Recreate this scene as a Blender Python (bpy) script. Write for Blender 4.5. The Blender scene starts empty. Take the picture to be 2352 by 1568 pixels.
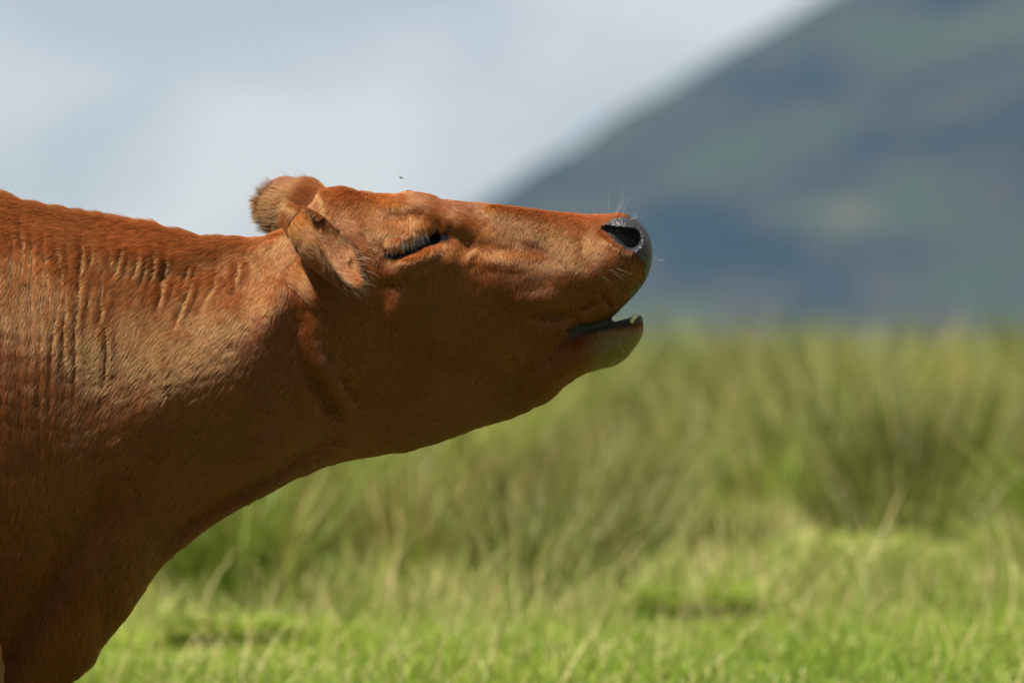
import bpy, math, random
import numpy as np
from mathutils import Vector
from mathutils.kdtree import KDTree

rng = np.random.default_rng(7)
random.seed(7)
scene = bpy.context.scene
COL = scene.collection

# ------------------------------------------------------------------ camera, sky, sun, exposure
K = 1.55 / 2352.0            # metres per unit of the cow's side-profile drawing (2352 units across)
CAMZ = 1.15
CAM_D = 8.0
cam_d = bpy.data.cameras.new("camera")
cam = bpy.data.objects.new("camera", cam_d)
COL.objects.link(cam)
cam.location = (0, -CAM_D, CAMZ)
cam.rotation_euler = (math.pi / 2, 0, 0)
cam_d.sensor_width = 36.0
cam_d.lens = 36.0 * CAM_D / 1.55
cam_d.clip_start = 0.1
cam_d.clip_end = 9000
cam_d.dof.use_dof = True
cam_d.dof.focus_distance = CAM_D - 0.07
cam_d.dof.aperture_fstop = 3.1
scene.camera = cam

SUN_DIR = Vector((-0.42, -0.27, 0.86)).normalized()      # towards the sun
elev = math.asin(SUN_DIR.z)
azim = math.atan2(SUN_DIR.x, SUN_DIR.y)                   # clockwise from +Y
world = bpy.data.worlds.new("World")
scene.world = world
world.use_nodes = True
wn, wl = world.node_tree.nodes, world.node_tree.links
wn.clear()
out = wn.new("ShaderNodeOutputWorld")
bg = wn.new("ShaderNodeBackground")
bg.inputs["Strength"].default_value = 0.05
sky = wn.new("ShaderNodeTexSky")
sky.sky_type = 'NISHITA'
sky.sun_disc = False
sky.sun_elevation = elev
sky.sun_rotation = azim
sky.altitude = 300.0
sky.air_density = 0.7
sky.dust_density = 0.3
sky.ozone_density = 1.5
tc = wn.new("ShaderNodeTexCoord")
mp = wn.new("ShaderNodeMapping")
mp.inputs["Scale"].default_value = (1.0, 1.0, 1.9)
mp.inputs["Location"].default_value = (0.63, 0.0, 0.43)
n1 = wn.new("ShaderNodeTexNoise")
n1.inputs["Scale"].default_value = 15.0
n1.inputs["Detail"].default_value = 2.5
n1.inputs["Roughness"].default_value = 0.45
rmp = wn.new("ShaderNodeValToRGB")                        # cloud tone, same units as the sky
rmp.color_ramp.elements[0].position = 0.40
rmp.color_ramp.elements[1].position = 0.59
rmp.color_ramp.elements[0].color = (2.95, 3.0, 2.95, 1)
rmp.color_ramp.elements[1].color = (4.45, 4.25, 3.95, 1)
mixc = wn.new("ShaderNodeMix")
mixc.data_type = 'RGBA'
mixc.inputs[0].default_value = 0.87
wl.new(tc.outputs["Generated"], mp.inputs["Vector"])
wl.new(mp.outputs["Vector"], n1.inputs["Vector"])
wl.new(n1.outputs["Fac"], rmp.inputs["Fac"])
wl.new(rmp.outputs["Color"], mixc.inputs[7])
wl.new(sky.outputs["Color"], mixc.inputs[6])
wl.new(mixc.outputs[2], bg.inputs["Color"])
wl.new(bg.outputs["Background"], out.inputs["Surface"])

sun_d = bpy.data.lights.new("sun", 'SUN')
sun_d.energy = 5.0
sun_d.angle = math.radians(0.53)
sun_d.color = (1.0, 0.93, 0.82)
sun = bpy.data.objects.new("sun", sun_d)
COL.objects.link(sun)
sun.location = (0, 0, 30)
sun.rotation_euler = SUN_DIR.to_track_quat('Z', 'Y').to_euler()

scene.view_settings.view_transform = 'Standard'
scene.view_settings.look = 'None'
scene.view_settings.exposure = 1.6
scene.view_settings.gamma = 1.0
scene.view_settings.use_curve_mapping = False
scene.render.engine = 'CYCLES'
scene.cycles.use_denoising = True
scene.cycles.max_bounces = 8
scene.cycles.transparent_max_bounces = 8
scene.cycles.volume_bounces = 1
scene.cycles_curves.shape = 'RIBBONS'
scene.cycles_curves.subdivisions = 2

# ------------------------------------------------------------------ helpers
def tag(o, label=None, cat=None, group=None, kind=None):
    if label: o["label"] = label
    if cat: o["category"] = cat
    if group: o["group"] = group
    if kind: o["kind"] = kind
    return o

def link(o, parent=None):
    COL.objects.link(o)
    if parent is not None:
        o.parent = parent
    return o

def mesh_obj(name, verts, faces, mat=None, parent=None, smooth=True):
    me = bpy.data.meshes.new(name)
    if isinstance(faces, np.ndarray):
        nv, nf, fs = len(verts), len(faces), faces.shape[1]
        me.vertices.add(nv)
        me.vertices.foreach_set("co", np.asarray(verts, np.float32).ravel())
        me.loops.add(nf * fs)
        me.loops.foreach_set("vertex_index", faces.astype(np.int32).ravel())
        me.polygons.add(nf)
        me.polygons.foreach_set("loop_start", np.arange(nf, dtype=np.int32) * fs)
        me.update(calc_edges=True)
        me.validate()
    else:
        me.from_pydata([tuple(v) for v in verts], [], faces)
    if smooth:
        me.polygons.foreach_set("use_smooth", np.ones(len(me.polygons), bool))
    if mat:
        me.materials.append(mat)
    o = bpy.data.objects.new(name, me)
    return link(o, parent)

def _hash(ix, iy, iz, seed):
    h = (ix.astype(np.int64) * 374761393 + iy.astype(np.int64) * 668265263
         + iz.astype(np.int64) * 2147483647 + seed * 974711) & 0xFFFFFFFF
    h = ((h ^ (h >> 13)) * 1274126177) & 0xFFFFFFFF
    h = (h ^ (h >> 16)) & 0xFFFFFFFF
    return h.astype(np.float64) / 0xFFFFFFFF * 2 - 1

def vnoise(x, y, z, seed=0):
    x, y, z = np.broadcast_arrays(np.asarray(x, float), np.asarray(y, float), np.asarray(z, float))
    x0, y0, z0 = np.floor(x), np.floor(y), np.floor(z)
    fx, fy, fz = x - x0, y - y0, z - z0
    ux, uy, uz = [f * f * f * (f * (f * 6 - 15) + 10) for f in (fx, fy, fz)]
    r = 0
    for dx in (0, 1):
        for dy in (0, 1):
            for dz in (0, 1):
                w = (ux if dx else 1 - ux) * (uy if dy else 1 - uy) * (uz if dz else 1 - uz)
                r = r + w * _hash(x0 + dx, y0 + dy, z0 + dz, seed)
    return r

def fbm(x, y, z, seed=0, octaves=4, gain=0.5):
    a, s, t = 1.0, 0.0, 0.0
    for i in range(octaves):
        s = s + a * vnoise(x * 2 ** i, y * 2 ** i, z * 2 ** i, seed + i * 17)
        t += a
        a *= gain
    return s / t

def sstep(x, a, b):
    t = np.clip((x - a) / (b - a), 0, 1)
    return t * t * (3 - 2 * t)

def interp(x, pts):
    """smooth monotone-ish interpolation (Catmull-Rom on a table)"""
    pts = np.asarray(pts, float)
    xs, ys = pts[:, 0], pts[:, 1:]
    x = np.clip(np.asarray(x, float), xs[0], xs[-1])
    m = np.zeros_like(ys)
    d = np.diff(ys, axis=0) / np.diff(xs)[:, None]
    h = np.diff(xs)
    m[0], m[-1] = d[0], d[-1]
    for i in range(1, len(xs) - 1):
        same = d[i - 1] * d[i] > 0
        w1, w2 = 2 * h[i] + h[i - 1], h[i] + 2 * h[i - 1]
        with np.errstate(divide='ignore', invalid='ignore'):
            hm = (w1 + w2) / (w1 / d[i - 1] + w2 / d[i])
        m[i] = np.where(same, hm, 0)
    i = np.clip(np.searchsorted(xs, x, side='right') - 1, 0, len(xs) - 2)
    t = ((x - xs[i]) / h[i])[:, None]
    hh = h[i][:, None]
    r = ((2*t**3 - 3*t**2 + 1) * ys[i] + (t**3 - 2*t**2 + t) * hh * m[i]
         + (-2*t**3 + 3*t**2) * ys[i + 1] + (t**3 - t**2) * hh * m[i + 1])
    return r

def dist_poly(px, py, poly):
    """distance to polyline and fraction along it"""
    poly = np.asarray(poly, float)
    best = np.full(px.shape, 1e9)
    frac = np.zeros(px.shape)
    side = np.zeros(px.shape)
    if len(poly) == 1:
        return np.hypot(px - poly[0, 0], py - poly[0, 1]), frac, side
    L = np.hypot(*np.diff(poly, axis=0).T)
    cum = np.concatenate([[0], np.cumsum(L)])
    for i in range(len(poly) - 1):
        a, b = poly[i], poly[i + 1]
        d = b - a
        t = np.clip(((px - a[0]) * d[0] + (py - a[1]) * d[1]) / (d @ d), 0, 1)
        qx, qy = px - (a[0] + t * d[0]), py - (a[1] + t * d[1])
        r = np.hypot(qx, qy)
        k = r < best
        best = np.where(k, r, best)
        frac = np.where(k, (cum[i] + t * L[i]) / cum[-1], frac)
        side = np.where(k, np.sign(d[0] * qy - d[1] * qx), side)
    return best, frac, side

def W(px, py, y=0.0):
    """profile drawing units -> world metres"""
    return np.array([(px - 1176) * K, y, CAMZ + (784 - py) * K])

# ------------------------------------------------------------------ materials
def new_mat(name):
    m = bpy.data.materials.new(name)
    m.use_nodes = True
    n, l = m.node_tree.nodes, m.node_tree.links
    n.clear()
    o = n.new("ShaderNodeOutputMaterial")
    return m, n, l, o

def principled(name, color, rough=0.6, attr=None, noise=None, bump=None, spec=0.5, trans=0.0, coat=0.0):
    m, n, l, o = new_mat(name)
    p = n.new("ShaderNodeBsdfPrincipled")
    p.inputs["Base Color"].default_value = (*color, 1)
    p.inputs["Roughness"].default_value = rough
    p.inputs["Specular IOR Level"].default_value = spec
    p.inputs["Coat Weight"].default_value = coat
    p.inputs["Coat Roughness"].default_value = 0.15
    csrc = None
    if attr:
        a = n.new("ShaderNodeAttribute")
        a.attribute_name = attr
        csrc = a.outputs["Color"]
    if noise:
        t = n.new("ShaderNodeTexCoord")
        nz = n.new("ShaderNodeTexNoise")
        nz.inputs["Scale"].default_value = noise[0]
        nz.inputs["Detail"].default_value = 6
        r = n.new("ShaderNodeMapRange")
        r.inputs[1].default_value = 0.3
        r.inputs[2].default_value = 0.7
        r.inputs[3].default_value = 1 - noise[1]
        r.inputs[4].default_value = 1 + noise[1]
        l.new(t.outputs["Object"], nz.inputs["Vector"])
        l.new(nz.outputs["Fac"], r.inputs[0])
        mx = n.new("ShaderNodeVectorMath")
        mx.operation = 'SCALE'
        mx.inputs[0].default_value = color
        if csrc: l.new(csrc, mx.inputs[0])
        l.new(r.outputs[0], mx.inputs["Scale"])
        csrc = mx.outputs[0]
    if csrc:
        l.new(csrc, p.inputs["Base Color"])
    if bump:
        t = n.new("ShaderNodeTexCoord")
        nz = n.new("ShaderNodeTexNoise")
        nz.inputs["Scale"].default_value = bump[0]
        nz.inputs["Detail"].default_value = 4
        b = n.new("ShaderNodeBump")
        b.inputs["Strength"].default_value = bump[1]
        b.inputs["Distance"].default_value = bump[2]
        l.new(t.outputs["Object"], nz.inputs["Vector"])
        l.new(nz.outputs["Fac"], b.inputs["Height"])
        l.new(b.outputs["Normal"], p.inputs["Normal"])
    if trans > 0:
        tr = n.new("ShaderNodeBsdfTranslucent")
        if csrc: l.new(csrc, tr.inputs["Color"])
        else: tr.inputs["Color"].default_value = (*color, 1)
        ms = n.new("ShaderNodeMixShader")
        ms.inputs[0].default_value = trans
        l.new(p.outputs[0], ms.inputs[1])
        l.new(tr.outputs[0], ms.inputs[2])
        l.new(ms.outputs[0], o.inputs["Surface"])
    else:
        l.new(p.outputs[0], o.inputs["Surface"])
    return m

def hair_mat(name, tintattr=True, color=(0.4, 0.16, 0.05), rough=0.30, radial=0.55):
    m, n, l, o = new_mat(name)
    h = n.new("ShaderNodeBsdfHairPrincipled")
    h.model = 'CHIANG'
    h.parametrization = 'COLOR'
    h.inputs["Color"].default_value = (*color, 1)
    h.inputs["Roughness"].default_value = rough
    h.inputs["Radial Roughness"].default_value = radial
    h.inputs["Random Roughness"].default_value = 0.2
    if tintattr:
        a = n.new("ShaderNodeAttribute")
        a.attribute_name = "tint"
        sc = n.new("ShaderNodeVectorMath"); sc.operation = 'MULTIPLY'
        sc.inputs[1].default_value = (2.75, 3.35, 1.35)
        l.new(a.outputs["Color"], sc.inputs[0])
        l.new(sc.outputs[0], h.inputs["Color"])
    if not tintattr:
        l.new(h.outputs[0], o.inputs["Surface"])
        return m
    # short dense coat: matte lobe that follows the hide, plus a fibre lobe for sheen and back light
    nn = n.new("ShaderNodeAttribute"); nn.attribute_name = "lie"
    df = n.new("ShaderNodeBsdfDiffuse"); df.inputs["Roughness"].default_value = 0.6
    l.new(a.outputs["Color"], df.inputs["Color"])
    l.new(nn.outputs["Vector"], df.inputs["Normal"])
    ms = n.new("ShaderNodeMixShader"); ms.inputs[0].default_value = 0.32
    l.new(df.outputs[0], ms.inputs[1]); l.new(h.outputs[0], ms.inputs[2])
    l.new(ms.outputs[0], o.inputs["Surface"])
    return m

def skin_material():
    m = principled("cow_skin", (0.2, 0.08, 0.03), 0.9, attr="tint", noise=(60, 0.15), bump=(420, 0.8, 0.0016), spec=0.1)
    n, l = m.node_tree.nodes, m.node_tree.links
    p = next(x for x in n if x.type == 'BSDF_PRINCIPLED')
    a = n.new("ShaderNodeAttribute"); a.attribute_name = "leather"
    b = next(x for x in n if x.type == 'BUMP')
    vo = n.new("ShaderNodeTexVoronoi"); vo.inputs["Scale"].default_value = 230
    tco = n.new("ShaderNodeTexCoord"); l.new(tco.outputs["Object"], vo.inputs["Vector"])
    mu = n.new("ShaderNodeMath"); mu.operation = 'MULTIPLY'
    l.new(vo.outputs["Distance"], mu.inputs[0]); l.new(a.outputs["Fac"], mu.inputs[1])
    l.new(mu.outputs[0], b.inputs["Height"])
    b.invert = True; b.inputs["Strength"].default_value = 1.0; b.inputs["Distance"].default_value = 0.0022
    for sock, lo, hi in (("Roughness", 0.95, 0.46), ("Specular IOR Level", 0.0, 0.36)):
        r = n.new("ShaderNodeMapRange")
        r.inputs[3].default_value = lo; r.inputs[4].default_value = hi
        l.new(a.outputs["Fac"], r.inputs[0]); l.new(r.outputs[0], p.inputs[sock])
    return m
M_skin = skin_material()
M_hair = hair_mat("cow_coat")
M_lash = hair_mat("lash_hair", False, (0.50, 0.34, 0.20), 0.4, 0.6)
M_whisker = hair_mat("whisker_hair", False, (0.24, 0.18, 0.11), 0.35, 0.6)
M_eye = principled("eyeball", (0.008, 0.010, 0.015), 0.12, spec=0.22)
M_hoof = principled("hoof_horn", (0.05, 0.04, 0.03), 0.5, noise=(40, 0.3))
M_tooth = principled("tooth_enamel", (0.42, 0.37, 0.29), 0.35)
M_fly = principled("fly_body", (0.01, 0.01, 0.01), 0.35)
M_wing = principled("fly_wing", (0.3, 0.3, 0.28), 0.3, trans=0.6)

# ------------------------------------------------------------------ ground and hill
def ground_z(x, y):
    x = np.asarray(x, float); y = np.asarray(y, float)
    z = 0.50 * sstep(y, 0.35, 2.1) + 0.11 * sstep(y, 2.0, 6.5)
    z = z + 0.025 * vnoise(x * 1.1, y * 1.1, 0, 3) * sstep(y, 1.6, 3) * (1 - sstep(y, 60, 120))
    z = z + 0.05 * vnoise(x * 0.3, y * 0.3, 5, 4) * sstep(y, 5, 9) * (1 - sstep(y, 60, 120))
    z = z - 1.0 * sstep(y, 16, 60)
    # low hummocks in the turf
    for hx, hy, hr, hh in HUMMOCKS:
        z = z + hh * np.exp(-(((x - hx) / hr) ** 2 + ((y - hy) / (hr * 0.55)) ** 2))
    return z

HUMMOCKS = [(0.80, 4.5, 0.22, 0.03), (0.39, 3.5, 0.18, 0.02), (1.30, 4.0, 0.22, 0.02), (-0.62, 2.9, 0.2, 0.02)]

def axis(vals):
    return np.unique(np.concatenate(vals))

gx = axis([np.linspace(-8, 8, 121), np.linspace(-60, 60, 61), np.linspace(-2200, 2200, 45)])
gy = axis([np.linspace(-12, 30, 169), np.linspace(-60, 120, 61), np.linspace(-2000, 2600, 47)])
GX, GY = np.meshgrid(gx, gy)
GZ = ground_z(GX, GY)
nx, ny = len(gx), len(gy)
idx = np.arange(nx * ny).reshape(ny, nx)
quads = np.stack([idx[:-1, :-1], idx[:-1, 1:], idx[1:, 1:], idx[1:, :-1]], -1).reshape(-1, 4)

def ground_material():
    m, n, l, o = new_mat("pasture_soil")
    p = n.new("ShaderNodeBsdfPrincipled")
    p.inputs["Roughness"].default_value = 0.95
    p.inputs["Specular IOR Level"].default_value = 0.1
    t = n.new("ShaderNodeTexCoord")
    a = n.new("ShaderNodeTexNoise"); a.inputs["Scale"].default_value = 1.6; a.inputs["Detail"].default_value = 8
    r = n.new("ShaderNodeValToRGB")
    e = r.color_ramp.elements
    e[0].position, e[0].color = 0.32, (0.035, 0.055, 0.012, 1)
    e[1].position, e[1].color = 0.68, (0.11, 0.13, 0.03, 1)
    x = e.new(0.5); x.color = (0.07, 0.10, 0.018, 1)
    b = n.new("ShaderNodeBump"); b.inputs["Strength"].default_value = 0.6; b.inputs["Distance"].default_value = 0.03
    nz = n.new("ShaderNodeTexNoise"); nz.inputs["Scale"].default_value = 30
    l.new(t.outputs["Object"], a.inputs["Vector"]); l.new(t.outputs["Object"], nz.inputs["Vector"])
    l.new(a.outputs["Fac"], r.inputs["Fac"]); l.new(r.outputs["Color"], p.inputs["Base Color"])
    l.new(nz.outputs["Fac"], b.inputs["Height"]); l.new(b.outputs["Normal"], p.inputs["Normal"])
    l.new(p.outputs[0], o.inputs["Surface"])
    return m

ground = mesh_obj("ground", np.stack([GX, GY, GZ], -1).reshape(-1, 3), quads, ground_material())
tag(ground, kind="structure")

HY = 1500.0
def hill_z(x, y):
    cx, cy = 323.0, HY + 120
    r = np.hypot((x - cx), (y - cy) * 0.7)
    r = r * (1 + 0.03 * fbm(x / 130, y / 260, 0, 31, 3))
    z = 0.86 * (382 - r)
    z = 300 * (1 - np.exp(-np.maximum(z, -60) / 300 * 1.05))       # rounds off towards the top
    z = np.where(z > 0, z, z * 0.35)
    z = z + 7 * fbm(x / 70, y / 70, 1, 33, 5) * sstep(z, -5, 30)
    # gullies running down the slope
    ang = np.arctan2(y - cy, x - cx)
    z = z - 6 * np.abs(vnoise(ang * 9, r / 300, 2, 35)) * sstep(z, 5, 60) * (1 - sstep(z, 190, 240))
    return z - 3.5

hx = np.linspace(-330, 1100, 260)
hy = np.linspace(HY - 560, HY + 700, 220)
HX, HYY = np.meshgrid(hx, hy)
HZ = hill_z(HX, HYY)
nx, ny = len(hx), len(hy)
idx = np.arange(nx * ny).reshape(ny, nx)
quads = np.stack([idx[:-1, :-1], idx[:-1, 1:], idx[1:, 1:], idx[1:, :-1]], -1).reshape(-1, 4)

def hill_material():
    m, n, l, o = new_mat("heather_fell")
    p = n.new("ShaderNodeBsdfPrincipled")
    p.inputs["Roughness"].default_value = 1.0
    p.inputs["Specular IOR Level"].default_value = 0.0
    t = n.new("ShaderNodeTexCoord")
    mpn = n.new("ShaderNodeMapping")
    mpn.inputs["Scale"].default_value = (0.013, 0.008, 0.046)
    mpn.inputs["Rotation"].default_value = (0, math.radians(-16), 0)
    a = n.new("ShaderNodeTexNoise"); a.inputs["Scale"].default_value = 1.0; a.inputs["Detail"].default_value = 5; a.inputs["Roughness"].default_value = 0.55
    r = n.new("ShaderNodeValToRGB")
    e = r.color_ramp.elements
    e[0].position, e[0].color = 0.32, (0.004, 0.011, 0.017, 1)     # dark bracken and scrub, with cloud shadow put into the colour
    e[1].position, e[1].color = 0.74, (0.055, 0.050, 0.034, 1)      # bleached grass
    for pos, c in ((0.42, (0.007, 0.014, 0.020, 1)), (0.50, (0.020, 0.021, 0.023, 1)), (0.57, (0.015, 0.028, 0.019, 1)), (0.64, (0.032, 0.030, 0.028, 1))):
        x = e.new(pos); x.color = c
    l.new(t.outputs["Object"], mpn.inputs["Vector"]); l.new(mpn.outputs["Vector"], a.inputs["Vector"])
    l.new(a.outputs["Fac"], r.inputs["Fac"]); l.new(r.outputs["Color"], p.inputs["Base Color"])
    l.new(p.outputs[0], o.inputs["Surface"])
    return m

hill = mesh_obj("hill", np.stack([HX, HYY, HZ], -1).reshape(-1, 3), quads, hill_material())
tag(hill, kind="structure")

# ------------------------------------------------------------------ the cow's body
def loft(stations, nt=72):
    """stations: rows of (px, top, bottom, p, w0, w25, w50, w75, w100); vertical slices through the animal"""
    st = np.asarray(stations, float)
    xs = st[:, 0]
    n = int((xs[-1] - xs[0]) / 5)
    X = np.linspace(xs[0], xs[-1], n)
    # extra slices at both rounded ends
    e = xs[-1] - np.geomspace(0.4, 60, 30)
    X = np.unique(np.concatenate([X, e, xs[0] + np.geomspace(0.4, 60, 20)]))
    T = interp(X, st[:, [0, 1]])[:, 0]
    B = interp(X, st[:, [0, 2]])[:, 0]
    P = interp(X, st[:, [0, 3]])[:, 0]
    Wd = interp(X, st[:, [0, 4, 5, 6, 7, 8]])
    th = np.linspace(-np.pi / 2, np.pi / 2, nt // 2 + 1)
    s = np.sin(th)                                    # -1 bottom .. 1 top
    t = (s + 1) / 2
    V = []
    for i in range(len(X)):
        w = np.interp(t, [0, .25, .5, .75, 1], Wd[i])
        k = np.exp(-np.arange(-4, 5) ** 2 / 6.0); k /= k.sum()
        w = np.convolve(np.pad(w, 4, mode='edge'), k, mode='valid')
        prof = np.sqrt(np.maximum(0, 1 - np.abs(s) ** P[i]))
        y = w * prof
        z = B[i] + (T[i] - B[i]) * t
        xx = (X[i] - 1176) * K
        zz = CAMZ + (784 - z) * K
        ring = [(xx, -y[j], zz[j]) for j in range(len(t))] + [(xx, y[j], zz[j]) for j in range(len(t) - 2, 0, -1)]
        V.append(ring)
    V = np.array(V)
    nr, m = V.shape[:2]
    id_ = np.arange(nr * m).reshape(nr, m)
    F = []
    for i in range(nr - 1):
        a, b = id_[i], id_[i + 1]
        for j in range(m):
            k = (j + 1) % m
            F.append((a[j], b[j], b[k], a[k]))
    F.append(tuple(id_[0]))
    F.append(tuple(id_[-1][::-1]))
    return V.reshape(-1, 3), F

def tube(path, nr=28):
    """path rows: (x, y, z, rx, ry) in metres; horizontal-ish rings perpendicular to the path"""
    path = np.asarray(path, float)
    s = np.arange(len(path))
    S = np.linspace(0, len(path) - 1, (len(path) - 1) * 10 + 1)
    q = interp(S, np.column_stack([s, path]))
    ang = np.linspace(0, 2 * np.pi, nr, endpoint=False)
    V = []
    for i in range(len(q)):
        a = q[max(i - 1, 0), :3]; b = q[min(i + 1, len(q) - 1), :3]
        d = (b - a) / np.linalg.norm(b - a)
        u = np.array([1.0, 0, 0]); u = u - d * (u @ d)
        if np.linalg.norm(u) < 0.3:
            u = np.array([0, 0, 1.0]); u = u - d * (u @ d)
        u /= np.linalg.norm(u)
        v = np.cross(d, u)
        V.append(q[i, :3] + np.outer(np.cos(ang) * q[i, 3], u) + np.outer(np.sin(ang) * q[i, 4], v))
    V = np.array(V)
    n, m = V.shape[:2]
    id_ = np.arange(n * m).reshape(n, m)
    F = [(id_[i][j], id_[i][(j + 1) % m], id_[i + 1][(j + 1) % m], id_[i + 1][j]) for i in range(n - 1) for j in range(m)]
    F.append(tuple(id_[0][::-1])); F.append(tuple(id_[-1]))
    return V.reshape(-1, 3), F

def ear_shell(base, axis_, opening, length, half_w, thick, bend=(0, 0, 0), phi0=1.9, phi1=0.75, nu=44, nv=28):
    """cupped leaf: a thick shell, rolled at its base and open towards `opening`"""
    a = np.array(axis_, float); a /= np.linalg.norm(a)
    o = np.array(opening, float); o -= a * (o @ a); o /= np.linalg.norm(o)
    s = np.cross(a, o)
    bend = np.array(bend, float)
    U = np.linspace(0, 1, nu)
    v = np.linspace(-1, 1, nv)
    inner, outer = [], []
    for u in U:
        hw = half_w * (0.42 + 0.58 * math.sin(min(1, u / 0.55) * math.pi / 2)) * (1 - max(0, (u - 0.45) / 0.55) ** 2.6) ** 0.55 + 0.002
        phi = phi0 + (phi1 - phi0) * min(1, u * 1.6) - 0.75 * max(0.0, (u - 0.6) / 0.4)
        r = hw / max(math.sin(min(phi, math.pi / 2)), 0.25)
        c = np.array(base) + a * length * u + bend * u * u
        th = thick * (1 - 0.45 * u)
        for lst, rr in ((inner, r - th / 2), (outer, r + th / 2)):
            pts = c + o * r * 0.55 + np.outer(np.sin(v * phi) * rr, s) - np.outer(np.cos(v * phi) * rr, o)
            lst.append(pts)
    I, O = np.array(inner), np.array(outer)
    V = np.concatenate([I.reshape(-1, 3), O.reshape(-1, 3)])
    n0 = nu * nv
    ii = np.arange(n0).reshape(nu, nv); oo = ii + n0
    F = []
    for i in range(nu - 1):
        for j in range(nv - 1):
            F.append((ii[i, j], ii[i, j + 1], ii[i + 1, j + 1], ii[i + 1, j]))
            F.append((oo[i, j], oo[i + 1, j], oo[i + 1, j + 1], oo[i, j + 1]))
        for j, flip in ((0, 0), (nv - 1, 1)):
            f = (ii[i, j], ii[i + 1, j], oo[i + 1, j], oo[i, j])
            F.append(f[::-1] if flip else f)
    for j in range(nv - 1):
        F.append((ii[0, j], oo[0, j], oo[0, j + 1], ii[0, j + 1]))
        F.append((ii[-1, j], ii[-1, j + 1], oo[-1, j + 1], oo[-1, j]))
    return V, F

#  px, top, bottom, p, half widths from belly/throat (0) to back/crest (1)
TRUNK_HEAD = [
 (-2335,  760,  820, 2.0, .02, .02, .02, .02, .02),
 (-2325,  650, 1000, 2.2, .07, .10, .11, .11, .08),
 (-2270,  540, 1200, 2.6, .14, .20, .22, .20, .13),
 (-2120,  470, 1380, 2.8, .18, .25, .27, .24, .15),
 (-1800,  445, 1520, 2.8, .22, .31, .33, .28, .14),
 (-1200,  455, 1600, 2.6, .25, .37, .385, .31, .12),
 ( -600,  455, 1620, 2.6, .20, .30, .345, .28, .10),
 ( -250, 440, 1640, 2.5, 0.130, 0.185, 0.235, 0.225, 0.085),
 (    0, 446, 1650, 2.5, 0.085, 0.120, 0.178, 0.192, 0.068),
 (   70, 464, 1630, 2.5, 0.078, 0.115, 0.170, 0.180, 0.064),
 (  140, 479, 1580, 2.5, 0.072, 0.111, 0.165, 0.167, 0.060),
 (  195, 488, 1545, 2.5, 0.068, 0.109, 0.163, 0.154, 0.056),
 (  222, 492, 1516, 2.5, 0.065, 0.108, 0.162, 0.147, 0.053),
 (  240, 495, 1484, 2.5, 0.062, 0.107, 0.161, 0.142, 0.052),
 (  290, 504, 1424, 2.5, 0.058, 0.106, 0.159, 0.127, 0.048),
 (  330, 511, 1366, 2.5, 0.054, 0.104, 0.156, 0.115, 0.046),
 (  370, 519, 1308, 2.5, 0.050, 0.104, 0.157, 0.101, 0.043),
 (  420, 533, 1262, 2.5, 0.047, 0.098, 0.149, 0.096, 0.042),
 (  480, 545, 1216, 2.5, 0.044, 0.091, 0.140, 0.092, 0.042),
 (  560, 547, 1166, 2.6, 0.042, 0.085, 0.129, 0.091, 0.045),
 (  620, 535, 1136, 2.7, 0.042, 0.079, 0.116, 0.096, 0.052),
 (  680, 500, 1103, 2.8, 0.043, 0.074, 0.100, 0.100, 0.060),
 (  720,  462, 1088, 3.0, .044, .076, .106, .109, .070),
 (  755,  434, 1073, 3.0, .045, .075, .103, .109, .074),
 (  800, 433, 1063, 3.2, 0.045, 0.072, 0.094, 0.109, 0.064),
 (  860, 443, 1052, 3.2, 0.045, 0.071, 0.092, 0.111, 0.064),
 (  900, 443, 1046, 3.2, 0.045, 0.070, 0.091, 0.112, 0.064),
 (  935, 438, 1041, 3.2, 0.044, 0.069, 0.090, 0.111, 0.064),
 (  980, 443, 1029, 3.2, 0.043, 0.068, 0.088, 0.106, 0.062),
 ( 1015, 455, 1018, 3.2, 0.042, 0.066, 0.086, 0.098, 0.058),
 ( 1100, 463, 988, 3.0, 0.040, 0.060, 0.081, 0.081, 0.046),
 ( 1200, 473, 955, 2.8, 0.036, 0.054, 0.080, 0.066, 0.037),
 ( 1250, 479, 925, 2.7, 0.035, 0.054, 0.078, 0.062, 0.036),
 ( 1290, 484, 850, 2.6, 0.036, 0.060, 0.077, 0.059, 0.036),
 ( 1320, 486, 790, 2.6, 0.042, 0.067, 0.076, 0.058, 0.037),
 ( 1350, 489, 762, 2.6, 0.046, 0.071, 0.075, 0.058, 0.039),
 ( 1385, 488, 742, 2.6, 0.048, 0.071, 0.075, 0.062, 0.043),
 ( 1412,  488,  726, 2.6, .049, .069, .076, .069, .048),
 ( 1430,  491,  706, 2.5, .049, .067, .073, .068, .048),
 ( 1450,  499,  686, 2.4, .047, .062, .068, .064, .046),
 ( 1470,  511,  663, 2.2, .042, .053, .058, .056, .042),
 ( 1485,  530,  640, 2.2, .034, .042, .046, .044, .035),
 ( 1494,  552,  616, 2.0, .024, .030, .032, .031, .026),
 ( 1498,  572,  594, 2.0, .012, .014, .015, .014, .012),
]
JAW = [
 (1120,  820,  960, 2.4, .012, .015, .016, .015, .012),
 (1200,  790,  948, 2.4, .028, .038, .042, .038, .030),
 (1260,  770,  925, 2.5, .031, .045, .050, .046, .036),
 (1305,  762,  886, 2.5, .032, .048, .054, .051, .040),
 (1345,  754,  861, 2.5, .033, .048, .053, .051, .042),
 (1380,  746,  850, 2.5, .032, .044, .048, .046, .038),
 (1410,  738,  842, 2.5, .031, .043, .047, .044, .036),
 (1440,  731,  820, 2.4, .028, .040, .043, .040, .033),
 (1460,  724,  795, 2.2, .024, .035, .039, .038, .032),
 (1470,  722,  780, 2.0, .018, .027, .030, .030, .026),
 (1477,  732,  762, 2.0, .009, .013, .015, .015, .012),
]

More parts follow.
